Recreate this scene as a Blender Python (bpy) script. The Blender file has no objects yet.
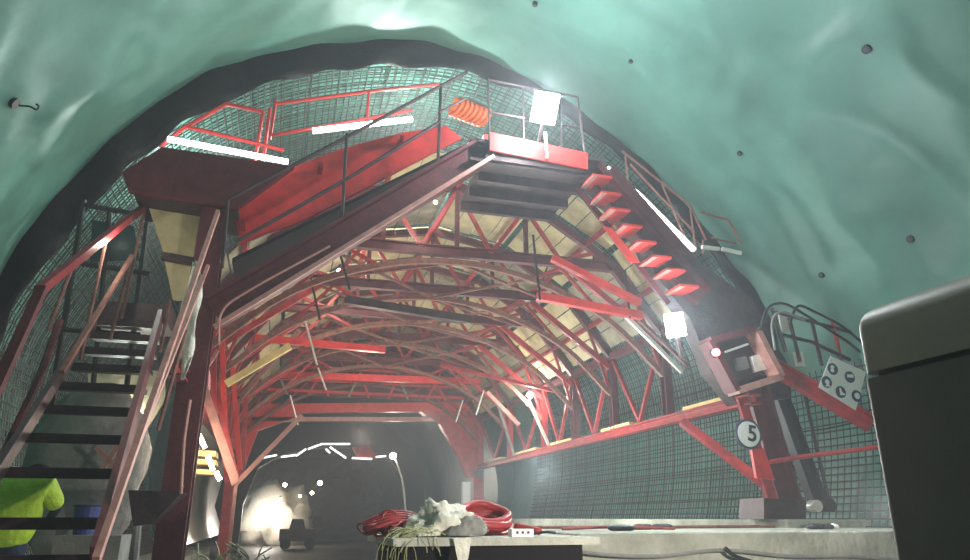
import bpy, math, random
from math import sin, cos, pi, atan, sqrt, radians
from mathutils import Vector as V, Matrix
random.seed(7)
sc = bpy.context.scene
col = sc.collection

# ------------------------------------------------------------------ camera
FOC = 700.0
PH = atan((518 - 280) / FOC); TH = atan((485 - 275) / FOC * cos(PH))
CF = V((sin(TH) * cos(PH), cos(TH) * cos(PH), sin(PH)))
CR = V((cos(TH), -sin(TH), 0)); CU = CR.cross(CF)
CP = V((0, 0, 1.7))
cam = bpy.data.cameras.new('camera'); co = bpy.data.objects.new('camera', cam); col.objects.link(co)
cam.sensor_width = 36; cam.lens = FOC / 970 * 36; cam.clip_end = 300
m = Matrix((CR, CU, -CF)).transposed().to_4x4(); m.translation = CP; co.matrix_world = m
sc.camera = co

def P(u, v, y):
    "point of the place seen at (u, v) at distance y along the tunnel"
    d = CR * ((u - 485) / FOC) + CU * ((280 - v) / FOC) + CF
    return CP + d * (y / d.y)

# ------------------------------------------------------------------ materials
def mat(name, base, rough=.5, metal=0.0, var=.0, scale=6, bump=0.0, bscale=20, coat=0.0, dark=None, emit=None, es=0, spec=.5):
    m = bpy.data.materials.new(name); m.use_nodes = True
    nt = m.node_tree; b = nt.nodes['Principled BSDF']
    b.inputs['Base Color'].default_value = (*base, 1)
    b.inputs['Roughness'].default_value = rough; b.inputs['Metallic'].default_value = metal
    b.inputs['Coat Weight'].default_value = coat; b.inputs['Coat Roughness'].default_value = .2
    b.inputs['Specular IOR Level'].default_value = spec
    tc = nt.nodes.new('ShaderNodeTexCoord')
    if var or dark:
        n = nt.nodes.new('ShaderNodeTexNoise'); n.inputs['Scale'].default_value = scale; n.inputs['Detail'].default_value = 6
        n.inputs['Roughness'].default_value = .65
        nt.links.new(tc.outputs['Object'], n.inputs['Vector'])
        r = nt.nodes.new('ShaderNodeValToRGB'); nt.links.new(n.outputs['Fac'], r.inputs['Fac'])
        d = dark or tuple(c * (1 - var) for c in base)
        r.color_ramp.elements[0].position = .35; r.color_ramp.elements[0].color = (*d, 1)
        r.color_ramp.elements[1].position = .62; r.color_ramp.elements[1].color = (*base, 1)
        nt.links.new(r.outputs['Color'], b.inputs['Base Color'])
    if bump:
        n2 = nt.nodes.new('ShaderNodeTexNoise'); n2.inputs['Scale'].default_value = bscale; n2.inputs['Detail'].default_value = 4
        nt.links.new(tc.outputs['Object'], n2.inputs['Vector'])
        bp = nt.nodes.new('ShaderNodeBump'); bp.inputs['Strength'].default_value = bump; bp.inputs['Distance'].default_value = .1
        nt.links.new(n2.outputs['Fac'], bp.inputs['Height']); nt.links.new(bp.outputs['Normal'], b.inputs['Normal'])
    if emit:
        b.inputs['Emission Color'].default_value = (*emit, 1); b.inputs['Emission Strength'].default_value = es
    return m

M = {}
M['membrane'] = mat('membrane', (.105, .255, .21), .46, 0, .25, .5, .25, 1.1, .0, spec=.4)
M['membrane_far'] = mat('membrane_far', (.16, .36, .31), .5, 0, .3, 1.5, .2, 3)
M['black_sheet'] = mat('black_sheet', (.006, .007, .007), .5, 0, .4, 3, .3, 4, spec=.25)
M['rebar'] = mat('rebar', (.10, .085, .075), .6, .5, .4, 30)
M['rebar_wall'] = mat('rebar_wall', (.06, .056, .05), .7, .3, .4, 30)
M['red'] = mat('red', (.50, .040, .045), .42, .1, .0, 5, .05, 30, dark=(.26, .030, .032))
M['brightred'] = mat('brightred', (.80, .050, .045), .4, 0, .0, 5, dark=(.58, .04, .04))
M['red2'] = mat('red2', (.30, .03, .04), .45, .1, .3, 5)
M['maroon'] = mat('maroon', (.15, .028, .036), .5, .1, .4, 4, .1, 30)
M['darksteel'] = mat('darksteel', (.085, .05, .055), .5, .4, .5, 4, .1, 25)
M['rust'] = mat('rust', (.30, .13, .10), .7, .2, .4, 9, .2, 30)
M['black'] = mat('black', (.02, .02, .022), .5, .1)
M['ply'] = mat('ply', (.70, .60, .34), .6, 0, .0, 1.6, .1, 9, dark=(.46, .38, .20))
M['ply2'] = mat('ply2', (.42, .37, .24), .6, 0, .0, 2.6, .1, 9, dark=(.22, .19, .13))
M['palewood'] = mat('palewood', (.92, .72, .30), .6, 0, .2, 3)
M['palepipe'] = mat('palepipe', (.85, .82, .76), .35, .1, .15, 8)
M['pink'] = mat('pink', (.62, .30, .26), .5, .1, .3, 7)
M['white'] = mat('white', (.82, .82, .80), .5)
M['grating'] = mat('grating', (.13, .14, .12), .6, .5, .4, 12)
M['concrete'] = mat('concrete', (.55, .54, .46), .8, 0, .35, 1.4, .3, 12)
M['kerb'] = mat('kerb', (.48, .48, .40), .85, 0, .45, 1.1, .5, 9)
M['ground'] = mat('ground', (.10, .09, .075), .55, 0, .5, .9, .6, 4)
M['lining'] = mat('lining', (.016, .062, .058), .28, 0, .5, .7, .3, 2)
M['farwall'] = mat('farwall', (.10, .085, .08), .6, 0, .6, .35, .8, 1.5)
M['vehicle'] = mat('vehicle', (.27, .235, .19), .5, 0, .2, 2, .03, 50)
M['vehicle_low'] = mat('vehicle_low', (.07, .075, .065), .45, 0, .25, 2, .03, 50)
M['rubber'] = mat('rubber', (.015, .013, .013), .9, spec=.1)
M['cloth'] = mat('cloth', (.86, .82, .70), .8, 0, .2, 8, .3, 25)
M['redhose'] = mat('redhose', (.50, .05, .055), .4, 0, .3, 7)
M['rednet'] = mat('rednet', (.45, .10, .09), .7, 0, .4, 15)
M['orange'] = mat('orange', (.90, .17, .03), .5, 0, .2, 9)
M['cord'] = mat('cord', (.45, .45, .22), .7, 0, .4, 20)
M['greenweed'] = mat('greenweed', (.45, .50, .34), .7, 0, .4, 20)
M['hivis'] = mat('hivis', (.55, .80, .06), .6, 0, .15, 7, .3, 14, emit=None)
M['navy'] = mat('navy', (.02, .03, .06), .8)
M['skin'] = mat('skin', (.45, .26, .18), .5)
M['grey'] = mat('grey', (.28, .27, .25), .8, 0, .35, 3, .5, 5)
M['blue'] = mat('blue', (.03, .05, .22), .5)
M['signblue'] = mat('signblue', (.03, .05, .10), .5)
def lampmat(name, c, s):
    return mat(name, (.8, .8, .8), .3, emit=c, es=s)
M['flood'] = lampmat('flood', (.90, .97, 1.0), 520)
M['flood2'] = lampmat('flood2', (.90, .98, 1.0), 500)
M['bulb'] = lampmat('bulb', (1.0, .90, .78), 160)
M['bulbfar'] = lampmat('bulbfar', (1.0, .80, .50), 45)
M['tube'] = lampmat('tube', (.95, .98, 1.0), 9)
M['warmtube'] = lampmat('warmtube', (1.0, .82, .58), 45)
M['strip'] = lampmat('strip', (.95, .98, 1.0), 2.2)
M['redlamp'] = lampmat('redlamp', (1.0, .02, .06), 2.6)

# ------------------------------------------------------------------ mesh builder
class MB:
    def __init__(s): s.v = []; s.f = []
    def quadbox(s, c8):
        b = len(s.v); s.v += [tuple(c) for c in c8]
        s.f += [tuple(b + i for i in q) for q in ((0,3,2,1),(4,5,6,7),(0,1,5,4),(1,2,6,5),(2,3,7,6),(3,0,4,7))]
        return s
    def box(s, x0, x1, y0, y1, z0, z1):
        return s.quadbox([(x0,y0,z0),(x1,y0,z0),(x1,y1,z0),(x0,y1,z0),(x0,y0,z1),(x1,y0,z1),(x1,y1,z1),(x0,y1,z1)])
    def beam(s, a, b, w=.1, h=.1, ref=V((0, 1, 0))):
        "box section: w along ref (mostly), h across"
        a = V(a); b = V(b); d = (b - a).normalized()
        if abs(d.dot(ref)) > .95: ref = V((1, 0, 0))
        n = d.cross(ref).normalized(); r = n.cross(d).normalized()
        r = r * w / 2; n = n * h / 2
        return s.quadbox([a-r-n, a+r-n, a+r+n, a-r+n, b-r-n, b+r-n, b+r+n, b-r+n])
    def ibeam(s, a, b, w=.25, h=.35, t=.035, ref=V((0, 1, 0))):
        a = V(a); b = V(b); d = (b - a).normalized()
        if abs(d.dot(ref)) > .95: ref = V((1, 0, 0))
        n = d.cross(ref).normalized()
        s.beam(a + n * (h/2 - t/2), b + n * (h/2 - t/2), w, t, ref)
        s.beam(a - n * (h/2 - t/2), b - n * (h/2 - t/2), w, t, ref)
        s.beam(a, b, t, h - 2*t, ref)
        return s
    def tube(s, pts, r=.02, n=6, closed=False, cap=True):
        pts = [V(p) for p in pts]; N = len(pts); b = len(s.v)
        prev = None
        for i, p in enumerate(pts):
            if closed: d = pts[(i+1) % N] - pts[i-1]
            else: d = pts[min(i+1, N-1)] - pts[max(i-1, 0)]
            d.normalize()
            if prev is None:
                u = d.cross(V((0, 0, 1)))
                if u.length < .05: u = d.cross(V((0, 1, 0)))
            else: u = prev - d * prev.dot(d)
            u.normalize(); prev = u; w = d.cross(u)
            rr = r[i] if isinstance(r, (list, tuple)) else r
            for k in range(n):
                a = 2 * pi * k / n
                s.v.append(tuple(p + (u * cos(a) + w * sin(a)) * rr))
        for i in range(N if closed else N - 1):
            j = (i + 1) % N
            for k in range(n):
                l = (k + 1) % n
                s.f.append((b+i*n+k, b+i*n+l, b+j*n+l, b+j*n+k))
        if cap and not closed:
            s.f.append(tuple(b + k for k in range(n))[::-1]); s.f.append(tuple(b + (N-1)*n + k for k in range(n)))
        return s
    def prism(s, poly, vec):
        "polygon of points, extruded by vec"
        b = len(s.v); n = len(poly); vec = V(vec)
        s.v += [tuple(V(p)) for p in poly] + [tuple(V(p) + vec) for p in poly]
        s.f.append(tuple(b + i for i in range(n))); s.f.append(tuple(b + n + i for i in range(n))[::-1])
        for i in range(n):
            j = (i + 1) % n; s.f.append((b+i, b+n+i, b+n+j, b+j))
        return s
    def torus(s, c, R, r, axis=V((0,0,1)), N=28, n=8, sq=1.0, wob=0):
        c = V(c); axis = V(axis).normalized(); u = axis.orthogonal().normalized(); w = axis.cross(u)
        ph = random.random() * 6
        pts = [c + u * cos(2*pi*i/N) * R * (1 + wob * sin(2*pi*i/N*2 + ph)) + w * sin(2*pi*i/N) * R * sq + axis * wob * .5 * R * sin(2*pi*i/N*3 + ph) for i in range(N)]
        return s.tube(pts, r, n, closed=True)
    def disc(s, c, R, t, nrm=V((0, -1, 0)), N=32):
        c = V(c); nrm = V(nrm).normalized(); u = nrm.orthogonal().normalized(); w = nrm.cross(u)
        return s.prism([c + (u*cos(2*pi*i/N) + w*sin(2*pi*i/N)) * R for i in range(N)], nrm * -t)
    def ell(s, c, rx, ry, rz, N=12, K=8, rot=None):
        b = len(s.v); c = V(c)
        for i in range(K + 1):
            t = pi * i / K
            for j in range(N):
                a = 2*pi*j/N
                p = V((rx*sin(t)*cos(a), ry*sin(t)*sin(a), rz*cos(t)))
                if rot: p = rot @ p
                s.v.append(tuple(c + p))
        for i in range(K):
            for j in range(N):
                l = (j+1) % N
                s.f.append((b+i*N+j, b+(i+1)*N+j, b+(i+1)*N+l, b+i*N+l))
        return s
    def build(s, name, m, parent=None, smooth=False):
        me = bpy.data.meshes.new(name); 
        base = parent.get('_o') if parent else None
        off = V(base) if base is not None else V((0,0,0))
        me.from_pydata([tuple(V(p) - off) for p in s.v], [], s.f); me.materials.append(M[m] if isinstance(m, str) else m)
        import bmesh
        bm = bmesh.new(); bm.from_mesh(me); bmesh.ops.recalc_face_normals(bm, faces=bm.faces); bm.to_mesh(me); bm.free()
        if smooth:
            for p in me.polygons: p.use_smooth = True
        o = bpy.data.objects.new(name, me); col.objects.link(o)
        if parent: o.parent = parent; o['_o'] = list(off)
        return o

def tag(o, label, cat, group=None, kind=None):
    if label: o['label'] = label
    if cat: o['category'] = cat
    if group: o['group'] = group
    if kind or cat: o['kind'] = kind or 'thing'
    return o
def thing(name, label, cat, loc=(0,0,0), group=None):
    "an Empty at the thing's base; parts are given in place and stored relative to it"
    o = bpy.data.objects.new(name, None); col.objects.link(o); o.location = loc; o['_o'] = list(loc)
    o.empty_display_size = .2
    return tag(o, label, cat, group)
def bevel(o, w=.01, seg=2):
    b = o.modifiers.new('bevel', 'BEVEL'); b.width = w; b.segments = seg; b.limit_method = 'ANGLE'
    return o
def curve(pts, n=8):
    "Catmull-Rom through pts"
    pts = [V(p) for p in pts]; out = []
    q = [pts[0]*2 - pts[1]] + pts + [pts[-1]*2 - pts[-2]]
    for i in range(1, len(q) - 2):
        a, b, c, d = q[i-1], q[i], q[i+1], q[i+2]
        for k in range(n):
            t = k / n
            out.append(.5*((2*b) + (c-a)*t + (2*a-5*b+4*c-d)*t*t + (3*b-a-3*c+d)*t**3))
    out.append(pts[-1]); return out

# ------------------------------------------------------------------ tunnel section (polar profile at the cage front, y = 11)
Y0 = 11.0
CX, CZ = 2.3, 3.54
outer_px = [(0,270),(50,203),(100,150),(150,108),(200,75),(250,57),(300,47),(350,41),(400,38),(440,43),(480,55),(520,73),(560,95),(600,124),(640,155),(670,186),(700,220),(725,250),(745,275),(770,308)]
inner_px = [(0,318),(40,262),(70,225),(100,190),(150,142),(200,108),(250,85),(300,70),(350,63),(400,60),(450,63),(500,76),(550,100),(600,134),(650,178),(700,232),(740,284),(765,325)]
def polar(px, y):
    out = []
    for u, v in px:
        p = P(u, v, y); out.append((math.atan2(p.x - CX, p.z - CZ), math.hypot(p.x - CX, p.z - CZ)))
    return sorted(out)
PO, PI_ = polar(outer_px, Y0), polar(inner_px, Y0)
def interp(tab, t, lo, hi):
    if t <= tab[0][0]:
        k = min(1, (tab[0][0] - t) / .5); return tab[0][1] * (1 - k) + lo * k
    if t >= tab[-1][0]:
        k = min(1, (t - tab[-1][0]) / .5); return tab[-1][1] * (1 - k) + hi * k
    for i in range(len(tab) - 1):
        if tab[i][0] <= t <= tab[i+1][0]:
            k = (t - tab[i][0]) / (tab[i+1][0] - tab[i][0]); return tab[i][1] * (1 - k) + tab[i+1][1] * k
def Ro(t): # smoothed
    return sum(interp(PO, t + d, 6.6, 6.75) for d in (-.08, -.04, 0, .04, .08)) / 5
def Ri(t):
    return sum(interp(PI_, t + d, 6.25, 6.5) for d in (-.04, 0, .04)) / 3
def sect(t, r, y): return V((CX + sin(t) * r, y, CZ + cos(t) * r))

def tfloor(r=6.6, z=0): return math.acos((z - CZ) / r)

def wrinkle(t, y):
    from mathutils import noise
    a = noise.noise(V((t * 2.2, y * .45, 3.1))) * .16
    b = 1 - abs(noise.noise(V((t * 3.1 + y * .35, y * .5 - t, 9.7)))) * 2.2
    c = 1 - abs(noise.noise(V((t * 5.5 - y * .5, y * .8 + t * 2, 19.7)))) * 2.5
    return a - max(0, b) ** 4 * .07 - max(0, c) ** 5 * .035
# membrane vault: ceiling of the tunnel
mb = MB(); NT = 200
ys = [-4 + i * .12 for i in range(int(15 / .12) + 1)]; ys = [y for y in ys if y < Y0 + .3] + [Y0 + .5, 13, 16, 20, 24, 28, 28.4]
T0 = tfloor() + .02
for y in ys:
    for k in range(NT + 1):
        t = -T0 + 2 * T0 * k / NT
        w = 1 if y < Y0 else 0.3
        f = min(1, max(0, (Y0 - y) / 1.5)) * .8 + .2
        mb.v.append(tuple(sect(t, Ro(t) + (wrinkle(t, y) * f if y < Y0 + .6 else 0) + (.12 if y > Y0 + .2 else 0), y)))
for i in range(len(ys) - 1):
    for k in range(NT):
        a = i * (NT + 1) + k; mb.f.append((a, a + 1, a + NT + 2, a + NT + 1))
vault = mb.build('ceiling', 'membrane', smooth=True); tag(vault, 'teal waterproofing membrane lining the tunnel vault', 'tunnel lining', kind='structure')

# black strip that ends the membrane in front of the reinforcement
mb = MB(); n = 0; NS = 160
TA = 1.85
for j in range(5):
    for k in range(NS + 1):
        t = -TA + 2 * TA * k / NS
        ro, ri = Ro(t) + .10, Ri(t)
        q = j / 4; r = ro * (1 - q) + ri * q
        yy = Y0 + .02 + .16 * q + .05 * sin(t * 23 + j) + .04 * sin(t * 41)
        mb.v.append(tuple(sect(t, r + (.03 * sin(t * 31) if j == 4 else 0), yy)))
for j in range(4):
    for k in range(NS):
        a = j * (NS + 1) + k; mb.f.append((a, a + 1, a + NS + 2, a + NS + 1))
st = mb.build('membrane_end_strip', 'black_sheet', smooth=True)
so = st.modifiers.new('s', 'SOLIDIFY'); so.thickness = .03; so.offset = 1
tag(st, 'wide black sheet strip arching round the edge of the teal membrane', 'strip')

# ------------------------------------------------------------------ reinforcement cage
def cage_r(t): return Ri(t) + .06
cage = thing('rebar_cage', 'arched steel reinforcement mesh lining the tunnel behind the red gantry', 'reinforcement', (CX, Y0 + .3, 1.6))
def ring_pts(y, r_off, n=70, t0=None, t1=None):
    t1 = t1 or tfloor(6.3, 1.62); t0 = t0 if t0 is not None else -tfloor(6.3, .75)
    return [sect(t0 + (t1 - t0) * i / n, cage_r(t0 + (t1 - t0) * i / n) + r_off, y) for i in range(n + 1)]
mb = MB(); y = Y0 + .3
while y < 24.5:
    mb.tube(ring_pts(y + random.uniform(-.02, .02), 0), .011, 4, cap=False); y += .115
tag(mb.build('arch_bars', 'rebar_wall', cage), None, None, kind='stuff')
mb = MB(); tL, tR = -tfloor(6.3, .8), tfloor(6.3, 1.66); t = tL; k = 0
while t < tR:
    pts = [sect(t + random.uniform(-.004, .004), cage_r(t) - .02 + random.uniform(-.015, .015), yy) for yy in (Y0 + .25, 15, 20, 24.6)]
    mb.tube(pts, .013, 4, cap=False); t += .021
tag(mb.build('longitudinal_bars', 'rebar_wall', cage), None, None, kind='stuff')
mb = MB()   # outer mat, on spacers
y = Y0 + .4
while y < 24.5:
    mb.tube(ring_pts(y, .22, 50), .010, 4, cap=False); y += .4
for k in range(45):
    t = tL + (tR - tL) * k / 45
    mb.tube([sect(t, cage_r(t) + .22, yy) for yy in (Y0 + .3, 18, 24.6)], .012, 4, cap=False)
tag(mb.build('outer_mat', 'rebar_wall', cage), None, None, kind='stuff')
# mesh panel on the right wall nearer than the arch cage
mp = thing('wall_mesh_panel', 'short reinforcement mesh panel on the right wall between gantry leg and dark vehicle', 'reinforcement', (8.4, 9, 1.6))
mb = MB()
for k in range(22):
    t = 1.62 + .0265 * k * .8 if False else tR - .018 * k
    mb.tube([sect(t, cage_r(t) + .03, yy) for yy in (7.6, 9.5, Y0 + .3)], .012, 4, cap=False)
tag(mb.build('longitudinal_bars', 'rebar_wall', mp), None, None)
mb = MB(); y = 7.6
while y < Y0 + .3:
    mb.tube([sect(tR - .018 * 22 * i / 8, cage_r(tR - .018*22*i/8) + .04, y) for i in range(9)], .011, 4, cap=False); y += .15
tag(mb.build('upright_bars', 'rebar_wall', mp), None, None)

# ------------------------------------------------------------------ ground and kerbs
mb = MB(); NX, NY = 30, 80
from mathutils import noise
for j in range(NY + 1):
    for i in range(NX + 1):
        x = -4.6 + 13.8 * i / NX; y = -4 + 64 * j / NY
        mb.v.append((x, y, noise.noise(V((x * .8, y * .8, 0))) * .05))
for j in range(NY):
    for i in range(NX):
        a = j * (NX + 1) + i; mb.f.append((a, a+1, a+NX+2, a+NX+1))
tag(mb.build('floor', 'ground', smooth=True), 'dark muddy tunnel floor', 'floor', kind='structure')
k1 = MB().box(7.2, 8.75, 9.2, 40, 0, 1.68).build('trim_1', 'kerb'); bevel(k1, .03)
tag(k1, 'raised concrete footing along the right wall', 'footing', kind='structure')
k2 = MB().box(2.75, 8.8, 6.5, 9.2, 0, 1.565).build('trim_2', 'kerb'); bevel(k2, .03)
tag(k2, 'pale concrete slab edge crossing in front of the right gantry leg', 'slab', kind='structure')
k3 = MB().box(-3.9, -2.1, 3.0, 28, 0, .75).build('trim_3', 'kerb'); bevel(k3, .03)
tag(k3, 'raised concrete footing along the left wall', 'footing', kind='structure')

# ------------------------------------------------------------------ far tunnel
FX, FZ = 2.5, 2.0
mb = MB(); yy = [27.8, 30, 34, 38, 42, 50, 60]; NT = 90
for y in yy:
    r = 5.75 if y < 40 else 5.6
    for k in range(NT + 1):
        t = -1.95 + 3.9 * k / NT
        mb.v.append((FX + sin(t) * r * 1.03, y, FZ + .7 + cos(t) * r * .9))
for i in range(len(yy) - 1):
    for k in range(NT):
        a = i * (NT+1) + k; mb.f.append((a, a+1, a+NT+2, a+NT+1))
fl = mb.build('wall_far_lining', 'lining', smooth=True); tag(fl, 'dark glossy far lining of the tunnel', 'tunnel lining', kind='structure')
# bulkhead between the two sections
mb = MB(); NT = 80
for k in range(NT + 1):
    t = -1.95 + 3.9 * k / NT
    mb.v.append(tuple(sect(t, 7.2, 28.0))); mb.v.append((FX + sin(t) * 5.75 * 1.03, 27.9, FZ + .7 + cos(t) * 5.75 * .9))
for k in range(NT): mb.f.append((2*k, 2*k+1, 2*k+3, 2*k+2))
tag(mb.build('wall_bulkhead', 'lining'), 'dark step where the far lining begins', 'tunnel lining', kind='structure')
mb = MB(); G = 26
for j in range(G + 1):
    for i in range(G + 1):
        x = -4.5 + 14 * i / G; z = -.2 + 9 * j / G
        mb.v.append((x, 58.5 + noise.noise(V((x * .7, z * .7, 2))) * 1.2 + noise.noise(V((x * 2.2, z * 2.2, 7))) * .5, z))
for j in range(G):
    for i in range(G):
        a = j*(G+1)+i; mb.f.append((a, a+1, a+G+2, a+G+1))
tag(mb.build('wall_end', 'farwall'), 'rough rock face closing the far end of the tunnel', 'rock face', kind='structure')

# ------------------------------------------------------------------ helper: guard rails
def rail(mb, pts, r=.022): mb.tube(pts, r, 6)

# ------------------------------------------------------------------ front portal frame of the gantry
yF = 9.7
gf = thing('gantry_frame', 'big dark maroon front portal frame of the gantry standing on two legs', 'gantry frame', (3, yF, 0))
def L(p, y=yF): return P(*p, y)
# left leg
cl = P(190, 420, 10.0); tl = P(215, 190, 10.0)
xl = -1.22
o = MB().ibeam((xl, 10.0, 0), (xl, 10.0, 6.25), .34, .36, .04, V((1, 0, 0))).build('leg', 'maroon', gf)
MB().box(xl - .32, xl + .34, 9.6, 10.4, 0, .06).build('base_plate', 'darksteel', gf)
# inclined rafter up to the top deck, the flat crossbeam, the rafter down to the right
A = P(214, 312, yF); B = P(483, 152, yF); Cc = P(590, 172, yF); D = P(700, 300, yF); E_ = P(748, 392, yF)
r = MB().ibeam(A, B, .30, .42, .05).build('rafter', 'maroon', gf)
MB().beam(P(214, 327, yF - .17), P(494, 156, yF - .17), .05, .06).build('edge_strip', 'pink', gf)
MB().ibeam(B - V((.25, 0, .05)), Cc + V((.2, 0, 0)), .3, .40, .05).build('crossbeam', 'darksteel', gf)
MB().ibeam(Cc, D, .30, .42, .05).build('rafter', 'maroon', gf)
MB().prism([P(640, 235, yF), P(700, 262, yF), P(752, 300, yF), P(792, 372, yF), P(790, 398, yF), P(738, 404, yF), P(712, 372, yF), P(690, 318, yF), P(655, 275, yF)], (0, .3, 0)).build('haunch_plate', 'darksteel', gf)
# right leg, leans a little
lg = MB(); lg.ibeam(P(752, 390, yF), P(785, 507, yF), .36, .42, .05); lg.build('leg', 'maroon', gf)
MB().beam(P(741, 398, yF - .2), P(772, 500, yF - .2), .06, .16).build('leg_flange', 'red', gf)
MB().prism([P(764, 498, yF-.3), P(806, 500, yF-.3), P(806, 519, yF-.3), P(764, 519, yF-.3)], (0, .6, 0)).build('foot', 'darksteel', gf)
MB().prism([P(752, 450, yF-.26), P(764, 448, yF-.26), P(775, 480, yF-.26), P(757, 478, yF-.26)], (0, .06, 0)).build('gusset', 'brightred', gf)
# second leg behind
g2 = thing('rear_prop', 'black leaning prop standing behind the right gantry leg', 'prop', P(824, 512, 9.95))
MB().ibeam(P(778, 392, 9.95), P(820, 508, 9.95), .18, .26, .03).build('post', 'black', g2)
MB().tube([P(805, 395, 9.8), P(815, 440, 9.8), P(830, 505, 9.8)], .03, 6).build('hose', 'black', g2)
MB().disc(P(831, 505, 9.6), .10, .25).build('roller', 'rubber', g2)
MB().disc(P(818, 506, 9.55), .09, .15).build('roller', 'palepipe', g2)

# round number sign
sg = thing('number_sign', 'round white sign with a black number 5 on the right gantry leg', 'sign', P(749, 434, 9.35))
MB().disc(P(749, 434, 9.30), .225, .03).build('border', 'signblue', sg)
MB().disc(P(749, 434, 9.29), .19, .03).build('face', 'white', sg)
tx = bpy.data.curves.new('digit', 'FONT'); tx.body = '5'; tx.size = .34; tx.align_x = 'CENTER'; tx.align_y = 'CENTER'; tx.extrude = .004; tx.materials.append(M['black']); tx.offset = .006
tmp = bpy.data.objects.new('tmp', tx); col.objects.link(tmp); bpy.context.view_layer.update()
me = bpy.data.meshes.new_from_object(tmp.evaluated_get(bpy.context.evaluated_depsgraph_get())); bpy.data.objects.remove(tmp)
xs_ = [v.co.x for v in me.vertices]; zs2 = [v.co.y for v in me.vertices]
for v in me.vertices: v.co.x -= (max(xs_) + min(xs_)) / 2; v.co.y -= (max(zs2) + min(zs2)) / 2
if not me.materials: me.materials.append(M['black'])
to = bpy.data.objects.new('digit', me); col.objects.link(to); to.parent = sg
to.location = V((0.0, -.08, 0)); to.rotation_euler = (pi/2, radians(8), 0)

# hazard plate with round symbols
hs = thing('safety_plate', 'white plate with round dark safety symbols tied to the right red beam', 'sign', P(840, 385, 8.9))
yy_ = 8.9
MB().prism([P(831, 356, yy_), P(866, 372, yy_), P(856, 410, yy_), P(819, 387, yy_)], (0, .02, 0)).build('plate', 'white', hs)
for k, (u, v) in enumerate([(833, 369), (850, 377), (827, 382), (841, 392), (857, 396)]):
    c = P(u, v, yy_ - .01); R = .092
    sy = MB().disc(c, R, .01).build('symbol', 'signblue', hs)
    w = MB()
    c2 = c - V((0, .008, 0))
    if k == 0:   # face with helmet
        w.disc(c2 - V((.02, 0, .02)), .035, .004).prism([c2 + V((-.06, 0, .015)), c2 + V((.03, 0, .015)), c2 + V((.015, 0, .05)), c2 + V((-.03, 0, .06))], (0, -.004, 0))
    elif k == 1: # goggles band
        w.prism([c2 + V((-.06, 0, -.01)), c2 + V((.06, 0, -.01)), c2 + V((.055, 0, .04)), c2 + V((-.055, 0, .04))], (0, -.004, 0))
    elif k == 2: # ear muffs head
        w.disc(c2, .04, .004).prism([c2 + V((-.05, 0, -.07)), c2 + V((.05, 0, -.07)), c2 + V((.02, 0, -.04)), c2 + V((-.02, 0, -.04))], (0, -.004, 0))
    elif k == 3: # boots
        w.prism([c2 + V((-.03, 0, .06)), c2 + V((.0, 0, .06)), c2 + V((.01, 0, -.0)), c2 + V((.06, 0, -.03)), c2 + V((.05, 0, -.05)), c2 + V((-.03, 0, -.05))], (0, -.004, 0))
    else:
        w.disc(c2, .05, .004)
    w.build('pictogram', 'white', sy)

# red outrigger beam and thin tie bar at the right
tag(bevel(MB().ibeam(P(772, 366, 9.45), P(872, 424, 8.9), .16, .26, .03).build('outrigger_beam', 'red')), 'thick red beam sloping down right from the gantry haunch to the safety plate', 'beam')
tag(MB().tube([P(770, 462, 9.3), P(800, 457, 9.2), P(880, 447, 8.6)], .035, 8).build('tie_bar', 'red'), 'thin red bar running level from the right leg to the dark vehicle', 'bar')
tag(MB().tube(curve([P(800, 432, 9.5), P(830, 428, 9.3), P(875, 418, 9.0)]), .014, 6).build('rope', 'black'), 'thin black rope above the level red bar', 'rope')

# brace from girder to leg
tag(MB().beam(P(682, 422, 10.6), P(764, 484, 9.55), .10, .13).build('corner_brace', 'red'), 'red diagonal brace from the right side girder down to the gantry leg', 'brace')

# ------------------------------------------------------------------ side girders
YS = [9.7, 11.9, 14.2, 16.4, 18.6, 21.7, 25.2]
def girder(name, label, x, z0, z1, sgn):
    g = thing(name, label, 'lattice girder', (x, 9.7, z0))
    MB().ibeam((x, 9.3, z0), (x, 25.6, z0), .2, .16, .03, V((1, 0, 0))).build('lower_chord', 'red', g)
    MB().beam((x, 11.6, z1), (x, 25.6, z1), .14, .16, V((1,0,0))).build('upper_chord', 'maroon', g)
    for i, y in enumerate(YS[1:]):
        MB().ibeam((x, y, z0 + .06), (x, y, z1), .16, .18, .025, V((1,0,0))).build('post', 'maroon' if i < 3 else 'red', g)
    for i in range(1, len(YS) - 1):
        a, b = YS[i], YS[i+1]; mid = (a + b) / 2
        MB().beam((x, a + .1, z1 - .1), (x, mid, z0 + .1), .07, .08).build('diagonal', 'red', g)
        MB().beam((x, mid, z0 + .1), (x, b - .1, z1 - .1), .07, .08).build('diagonal', 'red', g)
    return g
gr = girder('side_girder', 'red lattice girder running back along the right wall below the roof boards', 7.0, 3.45, 5.15, 1)
gl = girder('side_girder', 'red lattice girder running back on the left side behind the dark leg', -1.35, 3.45, 5.05, -1)
for k, (y0, y1) in enumerate([(9.95, 11.3), (13.4, 14.8), (16.6, 18.0), (19.2, 21.2), (22.6, 24.6)]):
    lb = ['pale plank lying on the right girder, nearest the number sign', 'pale plank on the right girder under its third post', 'pale plank on the right girder halfway to the inner portal',
          'pale plank on the right girder in its fourth bay', 'pale plank on the right girder next to the inner portal'][k]
    tag(MB().box(6.93, 7.30, y0, y1, 3.545, 3.60).build('plank', 'palewood'), lb, 'plank', 'planks on the right girder')

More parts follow.
